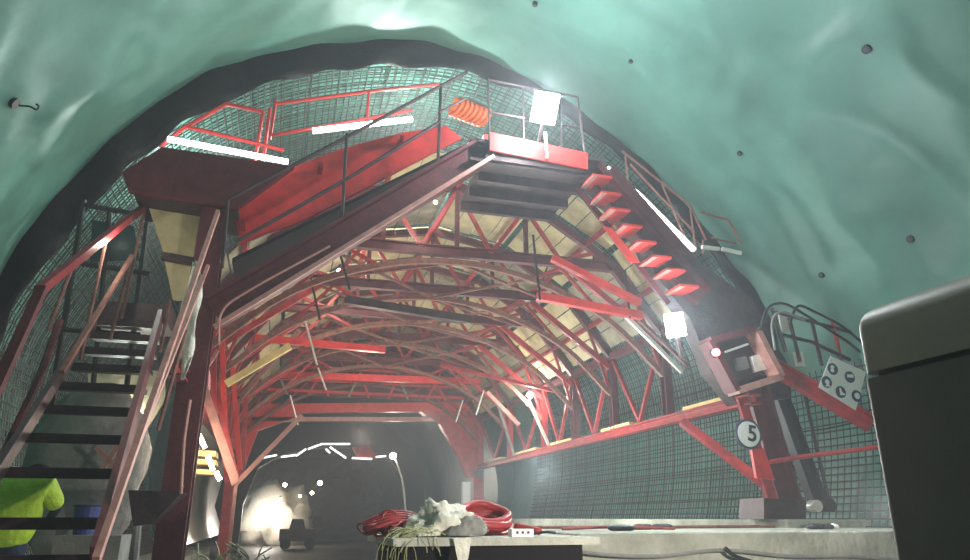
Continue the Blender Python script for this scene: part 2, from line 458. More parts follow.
# ------------------------------------------------------------------ arch trusses
XM = 2.83
def arch_xz(s):
    "s in 0..1 along the polygonal arch"
    pts = [(-1.35, 5.05), (-.25, 6.55), (1.15, 7.45), (2.83, 7.75), (4.5, 7.45), (5.9, 6.55), (7.0, 5.15)]
    q = s * 6; i = min(5, int(q)); f = q - i
    return pts[i][0] * (1-f) + pts[i+1][0] * f, pts[i][1] * (1-f) + pts[i+1][1] * f
tr = None
TR_LAB = ['arched roof truss nearest the front frame, darkest of the row', 'second arched roof truss behind the front frame', 'third arched roof truss, in the middle of the row',
          'fourth arched roof truss from the front', 'fifth arched roof truss, next to last', 'last arched roof truss, just above the inner portal']
def truss():
    y = 11.9
    t = thing('arch_truss', None, None, (XM, y, 6.4))
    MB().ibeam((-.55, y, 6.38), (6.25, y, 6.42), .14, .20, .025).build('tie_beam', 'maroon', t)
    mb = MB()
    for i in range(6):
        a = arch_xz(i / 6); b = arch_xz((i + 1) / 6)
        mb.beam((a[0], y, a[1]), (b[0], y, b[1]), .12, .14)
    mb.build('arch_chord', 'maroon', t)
    # second, flatter chord under the tie
    pts = [V((-1.3, y, 4.3)), V((-.1, y, 5.35)), V((1.4, y, 6.0)), V((2.83, y, 6.2)), V((4.3, y, 6.0)), V((5.8, y, 5.35)), V((6.95, y, 4.3))]
    mb = MB(); cp = curve(pts, 4)
    for a, b in zip(cp, cp[1:]): mb.beam(a, b, .09, .10)
    mb.build('lower_chord', 'rust', t)
    xs = [.0, .75, 1.45, 2.15, 2.83, 3.5, 4.2, 4.9, 5.65]
    def ztop(x):
        s = min((abs(arch_xz(k / 120)[0] - x), k) for k in range(121))[1] / 120; return arch_xz(s)[1]
    for i, x in enumerate(xs):
        if i % 2 == 0: MB().beam((x, y, 6.45), (x, y, ztop(x)), .07, .08).build('web_bar', 'maroon', t)
    for i in range(len(xs) - 1):
        a, b = xs[i], xs[i+1]
        if i % 2 == 0: MB().beam((a, y, ztop(a) - .05), (b, y, 6.45), .06, .07).build('web_bar', 'red', t)
        else: MB().beam((a, y, 6.45), (b, y, ztop(b) - .05), .06, .07).build('web_bar', 'red', t)
    for x0, z0, x1, z1 in [(-1.3, 4.9, .5, 6.3), (6.95, 4.9, 5.1, 6.3)]:
        MB().beam((x0, y, z0), (x1, y, z1), .1, .12).build('knee_brace', 'red', t)
    for (x0, z0, x1, z1) in [(-.1, 5.35, .75, 6.3), (.75, 6.3, 1.4, 6.0), (5.8, 5.35, 4.9, 6.3), (4.9, 6.3, 4.3, 6.0), (-1.3, 4.3, -.6, 6.3), (6.95, 4.3, 6.3, 6.3)]:
        MB().beam((x0, y, z0), (x1, y, z1), .05, .06).build('web_bar', 'red', t)
    return t
t0 = truss()
def dup(root, loc):
    r = root.copy(); col.objects.link(r); r.location = loc
    for ch in [c for c in root.children]:
        c = ch.copy(); col.objects.link(c); c.parent = r
        for g in ch.children:
            d = g.copy(); col.objects.link(d); d.parent = c
    return r
for i, y in enumerate(YS[1:]):
    t = t0 if i == 0 else dup(t0, (XM, y, 6.4))
    tag(t, TR_LAB[i], 'roof truss', 'arched roof trusses in a row')

# loose hanging rods between the trusses (adjusting screws)
ROD = [((335,235),(350,290),11.2,'black'), ((310,275),(320,320),12.6,'black'), ((305,320),(317,365),14.2,'palepipe'), ((318,368),(326,390),17,'palepipe'),
       ((533,235),(540,300),11.0,'black'), ((625,270),(630,318),11.2,'black'), ((548,265),(536,300),12.4,'black'),
       ((484,390),(476,415),20,'palepipe'), ((463,400),(456,422),22,'palepipe'), ((290,395),(298,425),20,'palepipe')]
RL = ['long dark hanging rod left of the first roof truss', 'dark hanging rod beside the steep rafter', 'pale hanging rod above the left pale strut', 'short pale hanging rod over the inner portal',
      'dark rod hanging under the top deck', 'dark rod hanging at the upper end of the right pale strut', 'tilted dark rod hanging in the middle of the roof',
      'tilted pale rod hanging near the right small lamp', 'tilted pale rod hanging over the right portal haunch', 'pale rod hanging over the left portal haunch']
for (a, b, y, mm), lb in zip(ROD, RL):
    tag(MB().tube([P(*a, y), P(*b, y)], .022, 6).build('hanging_rod', mm), lb, 'rod', 'hanging rods under the roof')

# struts
def strut(a, b, ya, yb, mm, lb, w=.11, name='strut'):
    return tag(MB().beam(P(*a, ya), P(*b, yb), w, w).build(name, mm), lb, 'strut')
strut((226, 384), (290, 346), 13.2, 13.2, 'palewood', 'pale diagonal strut on the left under the steep rafter', .12)
strut((622, 312), (682, 372), 11.4, 11.4, 'palepipe', 'pale twin strut running down from the roof towards the right floodlight', .07)
strut((628, 309), (688, 366), 11.5, 11.5, 'rust', 'rusty strut beside the pale strut at the right floodlight', .06)
strut((552, 258), (640, 303), 11.0, 11.0, 'brightred', 'bright red diagonal under the right part of the first roof truss', .12)
strut((537, 296), (642, 316), 11.4, 11.2, 'brightred', 'bright red level beam ending at the right pale strut', .14)
strut((255, 338), (385, 350), 15.2, 15.4, 'brightred', 'bright red level beam left of the middle under the roof', .14)
strut((240, 398), (300, 330), 16.0, 16.0, 'rust', 'brown diagonal behind the left pale strut', .1)
strut((528, 400), (552, 452), 18.4, 18.4, 'palepipe', 'pale leaning pole under the small lamp on the right girder', .07)
strut((487, 392), (519, 425), 19.6, 19.6, 'pink', 'pink strut falling right towards the girder near the inner portal', .1)
strut((498, 405), (514, 455), 21.0, 21.0, 'grey', 'grey slanting pole standing on the girder near the inner portal', .07)
strut((345, 300), (470, 320), 13.6, 13.9, 'darksteel', 'dark flat beam in the upper middle of the roof space', .16)
strut((440, 365), (560, 392), 18, 18, 'red', 'thin red beam above the small right lamp', .09)
strut((280, 375), (480, 382), 22, 22, 'brightred', 'long bright red beam just over the inner portal', .2)

# random short bracing in the roof depth: longitudinal purlins joined to the trusses
PL = ['left eave', 'left lower', 'left upper', 'ridge', 'right upper', 'right lower', 'right eave']
for k, s in enumerate([.08, .22, .36, .5, .64, .78, .92]):
    x, z = arch_xz(s)
    tag(MB().beam((x, 9.9, z - .02), (x, 25.4, z - .02), .07, .09, V((1, 0, 0))).build('purlin', 'red'), f'long red purlin on top of the roof trusses, {PL[k]} line', 'purlin', 'purlins')
# cross-bracing rods below: pairs between neighbouring trusses
n = 0
BLs = []
for i in range(1, 6):
    y0, y1 = YS[i], YS[i+1]
    for (xa, za, xb, zb, side) in [(.2, 6.35, 2.83, 6.2, 'left'), (5.5, 6.35, 2.83, 6.2, 'right')]:
        br = MB().beam((xa, y0, za), (xb, y1, zb), .05, .05).beam((xb, y0, zb), (xa, y1, za), .05, .05).build('cross_bracing', 'rust')
        tag(br, f'crossed thin rusty bars in the {side} half between roof truss {["one","two","three","four","five","six"][i-1]} and {["one","two","three","four","five","six"][i]}', 'bracing', 'crossed bars between the roof trusses')

# ------------------------------------------------------------------ roof boards
FN = ['left eave', 'left middle slope', 'left upper slope', 'right upper slope', 'right middle slope', 'right eave']
BN = ['front bay', 'second bay', 'third bay', 'fourth bay', 'fifth bay', 'last bay']
yb = [10.75, 11.9, 14.2, 16.4, 18.6, 21.7, 25.2]
for i in range(6):
    for k in range(6):
        a = V((arch_xz(k/6)[0], 0, arch_xz(k/6)[1] + .13)); b = V((arch_xz((k+1)/6)[0], 0, arch_xz((k+1)/6)[1] + .13))
        e = (b - a) * .03
        ya, yc = yb[i] + .05, yb[i+1] - .05
        nrm = V((-(b-a).z, 0, (b-a).x)).normalized()
        mb = MB(); a2, b2 = a + e, b - e; nb = 4
        for j in range(nb):      # four planks wide, each slightly shifted
            p = a2.lerp(b2, j / nb + .004); q = a2.lerp(b2, (j+1) / nb - .012)
            off = nrm * random.uniform(0, .02); s0, s1 = random.uniform(0, .12), random.uniform(0, .12)
            p1 = p + off; q1 = q + off
            mb.prism([(p1.x, ya+s0, p1.z), (q1.x, ya+s0, q1.z), (q1.x, yc-s1, q1.z), (p1.x, yc-s1, p1.z)], nrm * .035)
        tag(mb.build('roof_board_panel', 'ply' if (i + k) % 3 else 'ply2'), f'yellowish plank panel of the roof, {FN[k]}, {BN[i]} from the front', 'board panel', 'roof board panels')

# ------------------------------------------------------------------ inner portal
ip = thing('inner_portal', 'bright red portal frame with haunched corners at the far end of the gantry', 'portal frame', (3, 25.4, 0))
yi = 25.4
MB().prism([P(222, 404, yi), P(478, 402, yi), P(478, 411, yi), P(222, 413, yi)], (0, .3, 0)).build('crossbeam', 'brightred', ip)
MB().prism([P(250, 417, yi), P(440, 417, yi), P(440, 421, yi), P(250, 421, yi)], (0, .3, 0)).build('lower_beam', 'pink', ip)
MB().prism([P(218, 413, yi), P(300, 411, yi), P(296, 417, yi), P(258, 430, yi), P(236, 490, yi), P(225, 490, yi)], (0, .35, 0)).build('haunch', 'brightred', ip)
MB().prism([P(478, 411, yi), P(420, 411, yi), P(440, 424, yi), P(458, 455, yi), P(468, 478, yi), P(484, 478, yi)], (0, .35, 0)).build('haunch', 'red', ip)
pl = P(230, 485, yi); pr = P(478, 478, yi)
MB().box(pl.x - .18, pl.x + .18, yi, yi + .35, 0, pl.z + .1).build('post', 'red', ip)
MB().box(pr.x - .16, pr.x + .22, yi, yi + .35, 1.62, pr.z + .3).build('post', 'red', ip)
tag(MB().box(P(466, 490, 25.1).x - .14, P(466, 490, 25.1).x + .14, 25.0, 25.2, 1.4, P(466, 482, 25.1).z).build('white_board', 'white'), 'narrow white board standing against the right post of the inner portal', 'board')
gb = thing('gable_lattice', 'dark red lattice filling the arch above the inner portal crossbeam', 'lattice', (XM, 25.3, 5.6))
MB().prism([V((x, 25.32, z)) for x, z in [(-.9, 5.75), (-.25, 6.5), (1.15, 7.4), (2.83, 7.7), (4.5, 7.4), (5.9, 6.5), (6.6, 5.75)]], (0, .04, 0)).build('back_plate', 'maroon', gb)
for z in (5.9, 6.3, 6.75, 7.2):
    h_ = 3.7 - max(0, z - 5.9) * 1.6
    MB().beam((XM - h_, 25.2, z), (XM + h_, 25.2, z), .1, .10).build('rail', 'brightred', gb)
for k in range(9):
    x = XM - 2.8 + .7 * k; MB().beam((x, 25.1, 5.75), (x + (.5 if k % 2 else -.5), 25.1, 7.1 - abs(x - XM) * .15), .07, .07).build('web_bar', 'brightred' if k % 3 else 'ply2', gb)
# Y brace on the left
yv = tag(bpy.data.objects.new('bracing_post', None), 'slim post with red V-shaped bracing on the left behind the dark leg', 'post'); col.objects.link(yv)
vb = P(236, 484, 12); yv.location = (vb.x, 12, 0); yv['_o'] = [vb.x, 12, 0]
MB().beam(P(236, 484, 12), (vb.x, 12, 0), .05, .05).build('post', 'pink', yv)
MB().beam(P(198, 372, 12), vb, .09, .13).build('brace', 'pink', yv)
MB().beam(P(302, 415, 12), vb, .07, .07).build('brace', 'pink', yv)
MB().beam(P(196, 385, 12), P(218, 350, 12), .05, .05).build('brace', 'pink', yv)
for k, (a, b, y) in enumerate([((208, 350), (236, 478), 13), ((222, 330), (226, 470), 13.6), ((213, 325), (214, 420), 12.6), ((232, 360), (240, 470), 15), ((246, 395), (242, 480), 17)]):
    tag(MB().beam(P(*a, y), P(*b, y), .07, .09).build('hanger_bar', 'brightred' if k in (1, 3) else 'red'),
        ['slanting red bar right behind the V bracing on the left', 'bright red upright bar left of the inner portal', 'thin upright red bar next to the dark left leg', 'bright red bar between V bracing and left portal haunch', 'red bar closest to the left portal haunch'][k], 'bar', 'upright red bars on the left')

# ------------------------------------------------------------------ left upper platform
lp = thing('upper_platform', 'dark red upper left platform under the black edge strip', 'platform', P(205, 195, yF))
MB().prism([P(122, 172, yF), P(162, 147, yF), P(294, 166, yF), P(238, 207, yF), P(128, 190, yF)], (0, .12, 0)).build('fascia', 'maroon', lp)
pz = P(128, 190, yF); pe = P(238, 205, yF)
MB().prism([(pz.x + .05, yF + .12, pz.z), (pe.x, yF + .12, pe.z - .05), (pe.x, yF + 1.1, pe.z - .05), (pz.x + .05, yF + 1.1, pz.z)], (0, 0, .08)).build('deck', 'darksteel', lp)
def railset(t, segs, posts, y, mm, r=.024):
    for a, b in segs: MB().tube([P(*a, y), P(*b, y)], r, 6).build('rail', mm, t)
    for a, b in posts: MB().tube([P(*a, y), P(*b, y)], r * .9, 6).build('post', mm, t)
rg = thing('guard_rail', 'red guard rail with a pointed left end on the upper left platform', 'guard rail', P(225, 165, yF + .6))
railset(rg, [((184, 128), (226, 104)), ((226, 104), (264, 112)), ((188, 127), (284, 150)), ((186, 126), (160, 147))], [((270, 108), (262, 170)), ((263, 112), (254, 166))], yF + .6, 'brightred', .032)
tag(MB().tube([P(168, 139, yF + .4), P(288, 162, yF + .4)], .045, 8).build('light_tube', 'tube'), 'long white light tube lying along the upper left platform edge', 'light tube')
rg = thing('guard_rail', 'long red double guard rail along the back of the inclined walkway', 'guard rail', P(350, 130, yF + 1.3))
railset(rg, [((274, 104), (372, 91)), ((372, 91), (440, 84)), ((268, 136), (350, 122)), ((350, 122), (412, 110))], [((369, 91), (366, 128)), ((276, 100), (270, 140))], yF + 1.3, 'brightred', .03)
tag(MB().tube([P(313, 131, yF + 1.1), P(412, 119, yF + 1.1)], .05, 8).build('light_tube', 'tube'), 'long white light tube behind the inclined walkway near the top', 'light tube')

# plywood panels under the platform
tag(bevel(MB().prism([P(143, 190, 10.25), P(204, 199, 10.25), P(193, 259, 10.25), P(163, 252, 10.25)], (0, .04, 0)).build('plywood_sheet', 'ply')), 'large yellow plywood panel under the upper left platform', 'plywood panel', 'plywood panels by the stair')
tag(MB().prism([P(164, 258, 10.3), P(191, 263, 10.3), P(186, 300, 10.3), P(173, 300, 10.3)], (0, .04, 0)).build('plywood_sheet', 'ply'), 'smaller yellow plywood panel just below the large one', 'plywood panel', 'plywood panels by the stair')
tag(MB().prism([P(88, 362, 12.6), P(165, 372, 12.6), P(165, 400, 12.6), P(140, 440, 12.6), P(108, 430, 12.6), P(88, 385, 12.6)], (0, .04, 0)).build('plywood_sheet', 'ply2'), 'dull yellow plywood sheet seen between the stair treads', 'plywood panel', 'plywood panels by the stair')
for k, (v0, v1) in enumerate([(449, 455), (458, 463), (468, 473)]):
    tag(MB().prism([P(183, v0, 12.8), P(216, v0 + 2, 12.8), P(216, v1 + 2, 12.8), P(183, v1, 12.8)], (0, .5, 0)).build('timber', 'palewood'), ['topmost pale timber stacked behind the left leg', 'middle pale timber stacked behind the left leg', 'lowest pale timber stacked behind the left leg'][k], 'timber', 'timbers behind the left leg')
tag(MB().beam(P(162, 256, 10.15), P(205, 264, 10.15), .1, .1).build('crossbar', 'darksteel'), 'dark bar between the two plywood panels', 'bar')
for k, (a, b) in enumerate([((226, 198), (222, 262)), ((234, 208), (230, 300)), ((206, 270), (196, 330))]):
    pass

# shelf bracket at the left leg foot
bk = tag(MB().prism([P(128, 490, 9.2), P(182, 492, 9.2), P(152, 524, 9.2), P(133, 526, 9.2)], (0, .8, 0)).build('jack_bracket', 'darksteel'), 'dark wedge-shaped bracket low on the left gantry leg', 'bracket')
tag(MB().tube([P(137, 526, 9.1), P(134, 562, 9.1), P(133, 590, 9.1)], .05, 8).build('prop', 'grey'), 'grey prop standing under the wedge-shaped bracket', 'prop')
tag(MB().tube([P(181, 494, 9.2), P(184, 440, 9.3), P(190, 400, 9.4)], .02, 6).build('pipe', 'pink'), 'thin pale pink pipe up the right side of the left leg', 'pipe')
# hanging crumpled sheet on the leg
mb = MB(); nn = 14
for j in range(nn + 1):
    q = j / nn; uc = 196 - 14 * q + 2 * sin(q * 9); wd = 17 * sin(pi * min(1, q * .9 + .08)) + 2
    vv = 262 + 118 * q
    for i in range(5):
        p = P(uc + (i / 4 - .5) * wd, vv, 9.25); p.y += .05 * sin(i * 2.3 + j * 1.1); mb.v.append(tuple(p))
for j in range(nn):
    for i in range(4):
        a = j*5+i; mb.f.append((a, a+1, a+6, a+5))
sh = mb.build('torn_sheet', 'cloth', smooth=True); so = sh.modifiers.new('s', 'SOLIDIFY'); so.thickness = .012
tag(sh, 'torn grey-white sheet hanging beside the stair handrail', 'sheet')

# ------------------------------------------------------------------ inclined walkway up to the top deck
iw = thing('inclined_walkway', 'red inclined walkway climbing from the left platform to the top deck', 'walkway', P(235, 250, yF + .3))
MB().prism([P(232, 194, yF + .45), P(285, 170, yF + .45), P(340, 149, yF + .45), P(400, 133, yF + .45), P(446, 126, yF + .45), P(462, 138, yF + .45), P(300, 222, yF + .45), P(240, 244, yF + .45)], (0, .05, 0)).build('side_panel', 'brightred', iw)
a, b, c, d = P(232, 262, yF + .15), P(476, 142, yF + .15), P(476, 142, yF + .15), P(232, 262, yF + .15)
MB().quadbox([a, b, b + V((0, .85, 0)), a + V((0, .85, 0)), a + V((0,0,.06)), b + V((0,0,.06)), b + V((0, .85, .06)), a + V((0, .85, .06))]).build('deck', 'rubber', iw)
wr = thing('handrail', 'dark handrail with posts on the front of the inclined walkway', 'handrail', P(345, 215, yF))
railset(wr, [((228, 200), (345, 138)), ((345, 138), (467, 72)), ((236, 242), (345, 180)), ((345, 180), (440, 122))], [((347, 134), (342, 218)), ((441, 84), (438, 160)), ((228, 200), (222, 268))], yF, 'darksteel', .028)
tag(MB().beam(P(240, 228, yF + .5), P(400, 148, yF + .5), .05, .05).build('cable', 'black'), 'thin black cable along the red side panel of the walkway', 'cable')
# lower bracket of the rafter with small handle
tag(MB().tube(curve([P(219, 345, 9.5), P(222, 312, 9.5), P(250, 290, 9.5), P(330, 246, 9.5)], 5), .016, 6).build('conduit', 'pink'), 'thin pale conduit along the lower left rafter', 'conduit')

# orange ribbed duct on the walkway top
od = thing('ribbed_duct', 'orange ribbed hose bundle by the top of the inclined walkway', 'hose', P(470, 112, yF + .9))
mb = MB()
for k in range(7):
    mb.torus(P(456 + k * 4.6, 107 + k * 1.8, yF + .9), .17, .035, V((1, .5, -.3)), 20, 6)
mb.build('ribs', 'orange', od, True)
MB().tube([P(452, 105, yF + .9), P(487, 119, yF + .9)], .15, 14).build('body', 'orange', od)

# top deck
td = thing('top_deck', 'top working deck with bright red toe board at the crown of the gantry', 'deck', P(538, 160, yF))
MB().prism([P(490, 132, yF - .22), P(588, 153, yF - .22), P(588, 169, yF - .22), P(490, 150, yF - .22)], (0, .04, 0)).build('toe_board', 'brightred', td)
q0, q1 = P(486, 152, yF - .2), P(592, 172, yF - .2)
MB().box(q0.x, q1.x, yF - .18, yF + 1.6, q1.z - .02, q1.z + .06).build('deck_plate', 'darksteel', td)
for k in range(3): MB().beam((q0.x, yF + .3 + k * .6, q1.z - .1), (q1.x, yF + .3 + k * .6, q1.z - .1), .1, .16).build('joist', 'darksteel', td)
tr_ = thing('guard_rail', 'thin dark posts and rails round the top deck beside the floodlight', 'guard rail', P(490, 150, yF - .2))
railset(tr_, [((489, 80), (578, 97)), ((489, 112), (580, 128)), ((440, 112), (467, 98)), ((467, 98), (489, 108))], [((488, 78), (490, 150)), ((523, 88), (524, 156)), ((560, 95), (562, 162)), ((578, 97), (586, 165))], yF - .2, 'darksteel', .02)

# ------------------------------------------------------------------ right stair
rs = thing('right_stair', 'red stair descending right from the top deck', 'stair', P(590, 180, yF - .2))
ts = [(592, 178), (601, 195), (610, 211), (622, 227), (636, 243), (651, 258), (665, 271), (678, 287)]
for u, v in ts:
    c = P(u + 8, v, 9.35)
    MB().quadbox([c + V(q) for q in ((-.17, -.10, -.03), (.17, -.10, -.03), (.17, .34, -.03), (-.17, .34, -.03), (-.17, -.10, .01), (.17, -.10, .01), (.17, .34, .01), (-.17, .34, .01))]).build('tread', 'brightred', rs)
    MB().box(c.x - .18, c.x - .10, 9.23, 9.70, c.z - .045, c.z - .032).build('edge_strip', 'pink', rs)
MB().prism([P(590, 176, 10.0), P(625, 185, 10.0), P(712, 290, 10.0), P(672, 306, 10.0)], (0, .03, 0)).build('backing_plate', 'darksteel', rs)
MB().beam(P(576, 186, 9.75), P(668, 304, 9.75), .05, .10).build('stringer', 'maroon', rs)
MB().beam(P(606, 172, 9.8), P(700, 278, 9.8), .05, .42).build('stringer', 'maroon', rs)
MB().prism([P(603, 226, 9.28), P(612, 228, 9.28), P(640, 262, 9.28), P(630, 262, 9.28)], (0, .03, 0)).build('skirt', 'brightred', rs)
rr = thing('guard_rail', 'reddish guard rail of the right stair under the black strip', 'guard rail', P(690, 255, 10.2))
railset(rr, [((622, 151), (690, 205)), ((690, 205), (706, 240)), ((630, 164), (694, 232)), ((700, 212), (728, 220)), ((728, 220), (742, 244)), ((712, 238), (736, 244))], [((625, 153), (630, 200)), ((662, 184), (686, 240)), ((690, 206), (696, 252)), ((703, 240), (703, 254))], 10.2, 'rust', .022)
tag(MB().tube([P(607, 168, 10.0), P(640, 196, 10.0), P(694, 250, 10.0)], .045, 8).build('light_tube', 'tube'), 'long white light tube running down beside the right stair', 'light tube')
for k, ((a, b)) in enumerate([((702, 247), (719, 249)), ((722, 249), (741, 253))]):
    tag(MB().tube([P(*a, 10.1), P(*b, 10.1)], .04, 8).build('pale_pipe', 'palepipe'), ['short pale pipe at the foot of the right stair rail', 'short pale pipe nearest the black strip at the right stair foot'][k], 'pipe')

# right cabin / control frame
cf = thing('control_frame', 'pinkish framed control box hanging on the right haunch below the red lamp', 'control box', P(745, 385, 9.2))
fr = [(706, 342), (752, 330), (777, 378), (733, 392)]
for i in range(4):
    MB().beam(P(*fr[i], 9.3), P(*fr[(i+1) % 4], 9.3), .3, .10).build('frame_bar', 'pink' if i in (2, 1) else 'maroon', cf)
MB().prism([P(716, 350, 9.45), P(748, 342, 9.45), P(768, 373, 9.45), P(736, 382, 9.45)], (0, .04, 0)).build('back_panel', 'darksteel', cf)
MB().prism([P(752, 356, 9.36), P(763, 353, 9.36), P(767, 369, 9.36), P(756, 372, 9.36)], (0, .08, 0)).build('window', 'palepipe', cf)
MB().prism([P(736, 358, 9.36), P(746, 356, 9.36), P(750, 368, 9.36), P(739, 371, 9.36)], (0, .08, 0)).build('switch_box', 'grey', cf)
MB().beam(P(725, 352, 9.3), P(748, 344, 9.3), .03, .035).build('handle', 'white', cf)
rl = thing('warning_lamp', 'small red glowing lamp beside the control box', 'lamp', P(717, 352, 9.1))
MB().disc(P(717, 352, 9.10), .06, .05).build('lens', 'redlamp', rl)
MB().disc(P(717, 352, 9.16), .08, .08).build('housing', 'black', rl)
tag(MB().prism([P(757, 404, 10.4), P(787, 400, 10.4), P(788, 408, 10.4), P(758, 412, 10.4)], (0, .1, 0)).build('plywood_strip', 'ply2'), 'pale strip of board between the two right legs', 'board')

# hoses and railing at the upper right
hr = thing('side_railing', 'small railing with pale panels above the safety plate at the right edge', 'railing', P(800, 372, 9.3))
for (a, b) in [((772, 308), (786, 352)), ((789, 318), (800, 362)), ((812, 322), (822, 366)), ((836, 335), (842, 368)), ((783, 335), (812, 342)), ((812, 342), (850, 360)), ((776, 312), (850, 332))]:
    MB().tube([P(*a, 9.3), P(*b, 9.3)], .03, 6).build('bar', 'darksteel', hr)
MB().prism([P(779, 313, 9.35), P(788, 314, 9.35), P(792, 330, 9.35), P(782, 331, 9.35)], (0, .03, 0)).build('panel', 'palepipe', hr)
MB().prism([P(794, 352, 9.35), P(803, 351, 9.35), P(806, 366, 9.35), P(797, 366, 9.35)], (0, .03, 0)).build('panel', 'palepipe', hr)
MB().tube([P(832, 320, 9.3), P(840, 355, 9.3)], .03, 6).build('red_bar', 'red', hr)
HS = [[(760, 330), (768, 308), (785, 304), (810, 318), (845, 340), (860, 352)], [(790, 322), (798, 306), (815, 312), (840, 325), (865, 345)], [(775, 350), (772, 322), (782, 312), (805, 320)]]
for k, h in enumerate(HS):
    tag(MB().tube(curve([P(u, v, 9.1 - .1 * k) for u, v in h], 6), .022, 6).build('hose', 'black' if k != 2 else 'grey', None, True), ['black hose looping highest over the right railing', 'black hose drooping right over the railing end', 'grey hose loop by the first railing post'][k], 'hose', 'hoses over the right railing')

# ------------------------------------------------------------------ floodlights
def flood(label, c, w, h, lens, tilt=0, up=.4):
    f = thing('floodlight', label, 'floodlight', c, 'work floodlights')
    c = V(c)
    d = (CP + V((.6, 0, up)) - c).normalized(); r = d.cross(V((0, 0, 1))).normalized(); u = r.cross(d)
    if tilt: r, u = r * cos(tilt) + u * sin(tilt), u * cos(tilt) - r * sin(tilt)
    def bx(cx, w, h, t): return [cx - r*w - u*h, cx + r*w - u*h, cx + r*w + u*h, cx - r*w + u*h], d * t
    p, e = bx(c, w/2, h/2, -.09); MB().prism(p, e).build('housing', 'black', f)
    p, e = bx(c + d * .02, w/2 - .02, h/2 - .02, -.015); MB().prism(p, e).build('lens', lens, f)
    MB().beam(c - u * (h/2), c - u * (h/2 + .3) - d*.1, .04, .04).build('bracket', 'darksteel', f)
    for k in range(5):
        MB().prism([c - d*.09 - r*w*.45 + u*(h*(-.4+.2*k)-.008), c - d*.09 + r*w*.45 + u*(h*(-.4+.2*k)-.008), c - d*.09 + r*w*.45 + u*(h*(-.4+.2*k)+.008), c - d*.09 - r*w*.45 + u*(h*(-.4+.2*k)+.008)], -d*.04).build('cooling_fin', 'black', f)
    return f
flood('large blazing white floodlight on the top deck', P(545, 108, 9.2), .42, .52, 'flood', .2, 2.5)
flood('blazing white floodlight on the right haunch over the side girder', P(675, 325, 9.1), .30, .38, 'flood2', -.1, 2.0)
tag(MB().tube([P(545, 132, 9.35), P(547, 158, 9.45)], .025, 6).build('lamp_post', 'palepipe'), 'short pale post under the large floodlight', 'post')

def bulb(label, c, r, mm='bulb', grp='small lamps'):
    b = thing('lamp', label, 'lamp', c, grp)
    MB().ell(c, r, r, r, 12, 8).build('bulb', mm, b, True)
    MB().tube([V(c) + V((0, .02, r * .8)), V(c) + V((0, .02, r * .8 + .12))], r * .6, 8).build('socket', 'black', b)
    return b
bulb('small bright lamp over the far part of the right girder', P(530, 395, 18.4), .085)
bulb('small white lamp beside the right rim of the far opening', P(393, 456, 29), .13, 'bulb')
bulb('unseen warm lamp added high under the gantry roof in the third bay', V((.9, 15.0, 6.9)), .05)  # hidden bulb put in to warm the roof space
bulb('unseen warm lamp added high under the gantry roof in the first bay', V((2.2, 10.9, 6.9)), .03)  # likewise added, nearer the front frame
# lamps strung under the roof, on the left, seen as short glowing tubes
for k, ((a, b)) in enumerate([((196, 428), (205, 448)), ((208, 456), (213, 470)), ((216, 472), (220, 480))]):
    s = tag(MB().tube([P(*a, 11.6), P(*b, 11.6)], .03, 8).build('light_tube', 'warmtube'), ['topmost glowing tube of the slanting string behind the left leg', 'middle glowing tube of the slanting string behind the left leg', 'lowest glowing tube of the slanting string behind the left leg'][k], 'light tube', 'glowing tubes behind the left leg')

# ------------------------------------------------------------------ left staircase
ls = thing('left_staircase', 'dark open staircase rising away on the left with pinkish right handrail', 'staircase', (-2, 6, 0))
# treads: right end / left end traced, treads at growing distance
rows = [(558, -60, 92, 6.2), (520, -40, 104, 6.8), (470, -14, 120, 7.4), (436, 8, 130, 8.0), (408, 34, 137, 8.6), (385, 54, 144, 9.1), (366, 68, 150, 9.6), (350, 82, 154, 10.0), (335, 90, 158, 10.3), (322, 98, 160, 10.6)]
for v, ul, ur, y in rows:
    a, b = P(ul, v, y), P(ur, v, y); z = (a.z + b.z) / 2
    x0, x1 = a.x, b.x
    MB().box(x0, x1, y, y + .28, z - .05, z + .0).build('tread', 'grating', ls)
    MB().box(x0, x1, y - .015, y + .01, z - .075, z + .02).build('nosing', 'darksteel', ls)
r0, r1 = P(94, 562, 6.15), P(160, 318, 10.6)
MB().beam(r0, r1, .06, .26, V((1, 0, 0))).build('stringer', 'maroon', ls)
l0, l1 = P(-60, 562, 6.15), P(96, 318, 10.6)
MB().beam(l0, l1, .06, .16, V((1, 0, 0))).build('stringer', 'darksteel', ls)
h = MB().beam(P(96, 560, 5.9), P(218, 212, 9.5), .05, .07, V((1, 0, 0))).build('handrail', 'pink', ls); h['label'] = 'pale pink handrail'
MB().beam(P(100, 540, 6.3), P(208, 266, 9.3), .04, .05, V((1, 0, 0))).build('mid_rail', 'pink', ls)
MB().beam(P(-10, 402, 6.9), P(42, 288, 7.6), .08, .09).build('newel', 'maroon', ls)
MB().beam(P(38, 291, 7.6), P(144, 207, 10.3), .07, .10, V((1, 0, 0))).build('handrail', 'red2', ls)
MB().beam(P(62, 372, 8.3), P(132, 256, 10.0), .05, .05, V((1, 0, 0))).build('mid_rail', 'rust', ls)
for (a, b, y) in [((132, 256), (110, 340), 10), ((144, 212), (122, 318), 10.3), ((74, 262), (48, 330), 8.6), ((106, 240), (80, 360), 9.4), ((170, 300), (160, 352), 9.6), ((186, 330), (158, 430), 8.4)]:
    MB().tube([P(*a, y), P(*b, y)], .022, 6).build('post', 'rust', ls)
MB().prism([P(96, 300, 10.7), P(172, 306, 10.7), P(166, 322, 10.7), P(90, 320, 10.7)], (0, .9, 0)).build('landing', 'darksteel', ls)

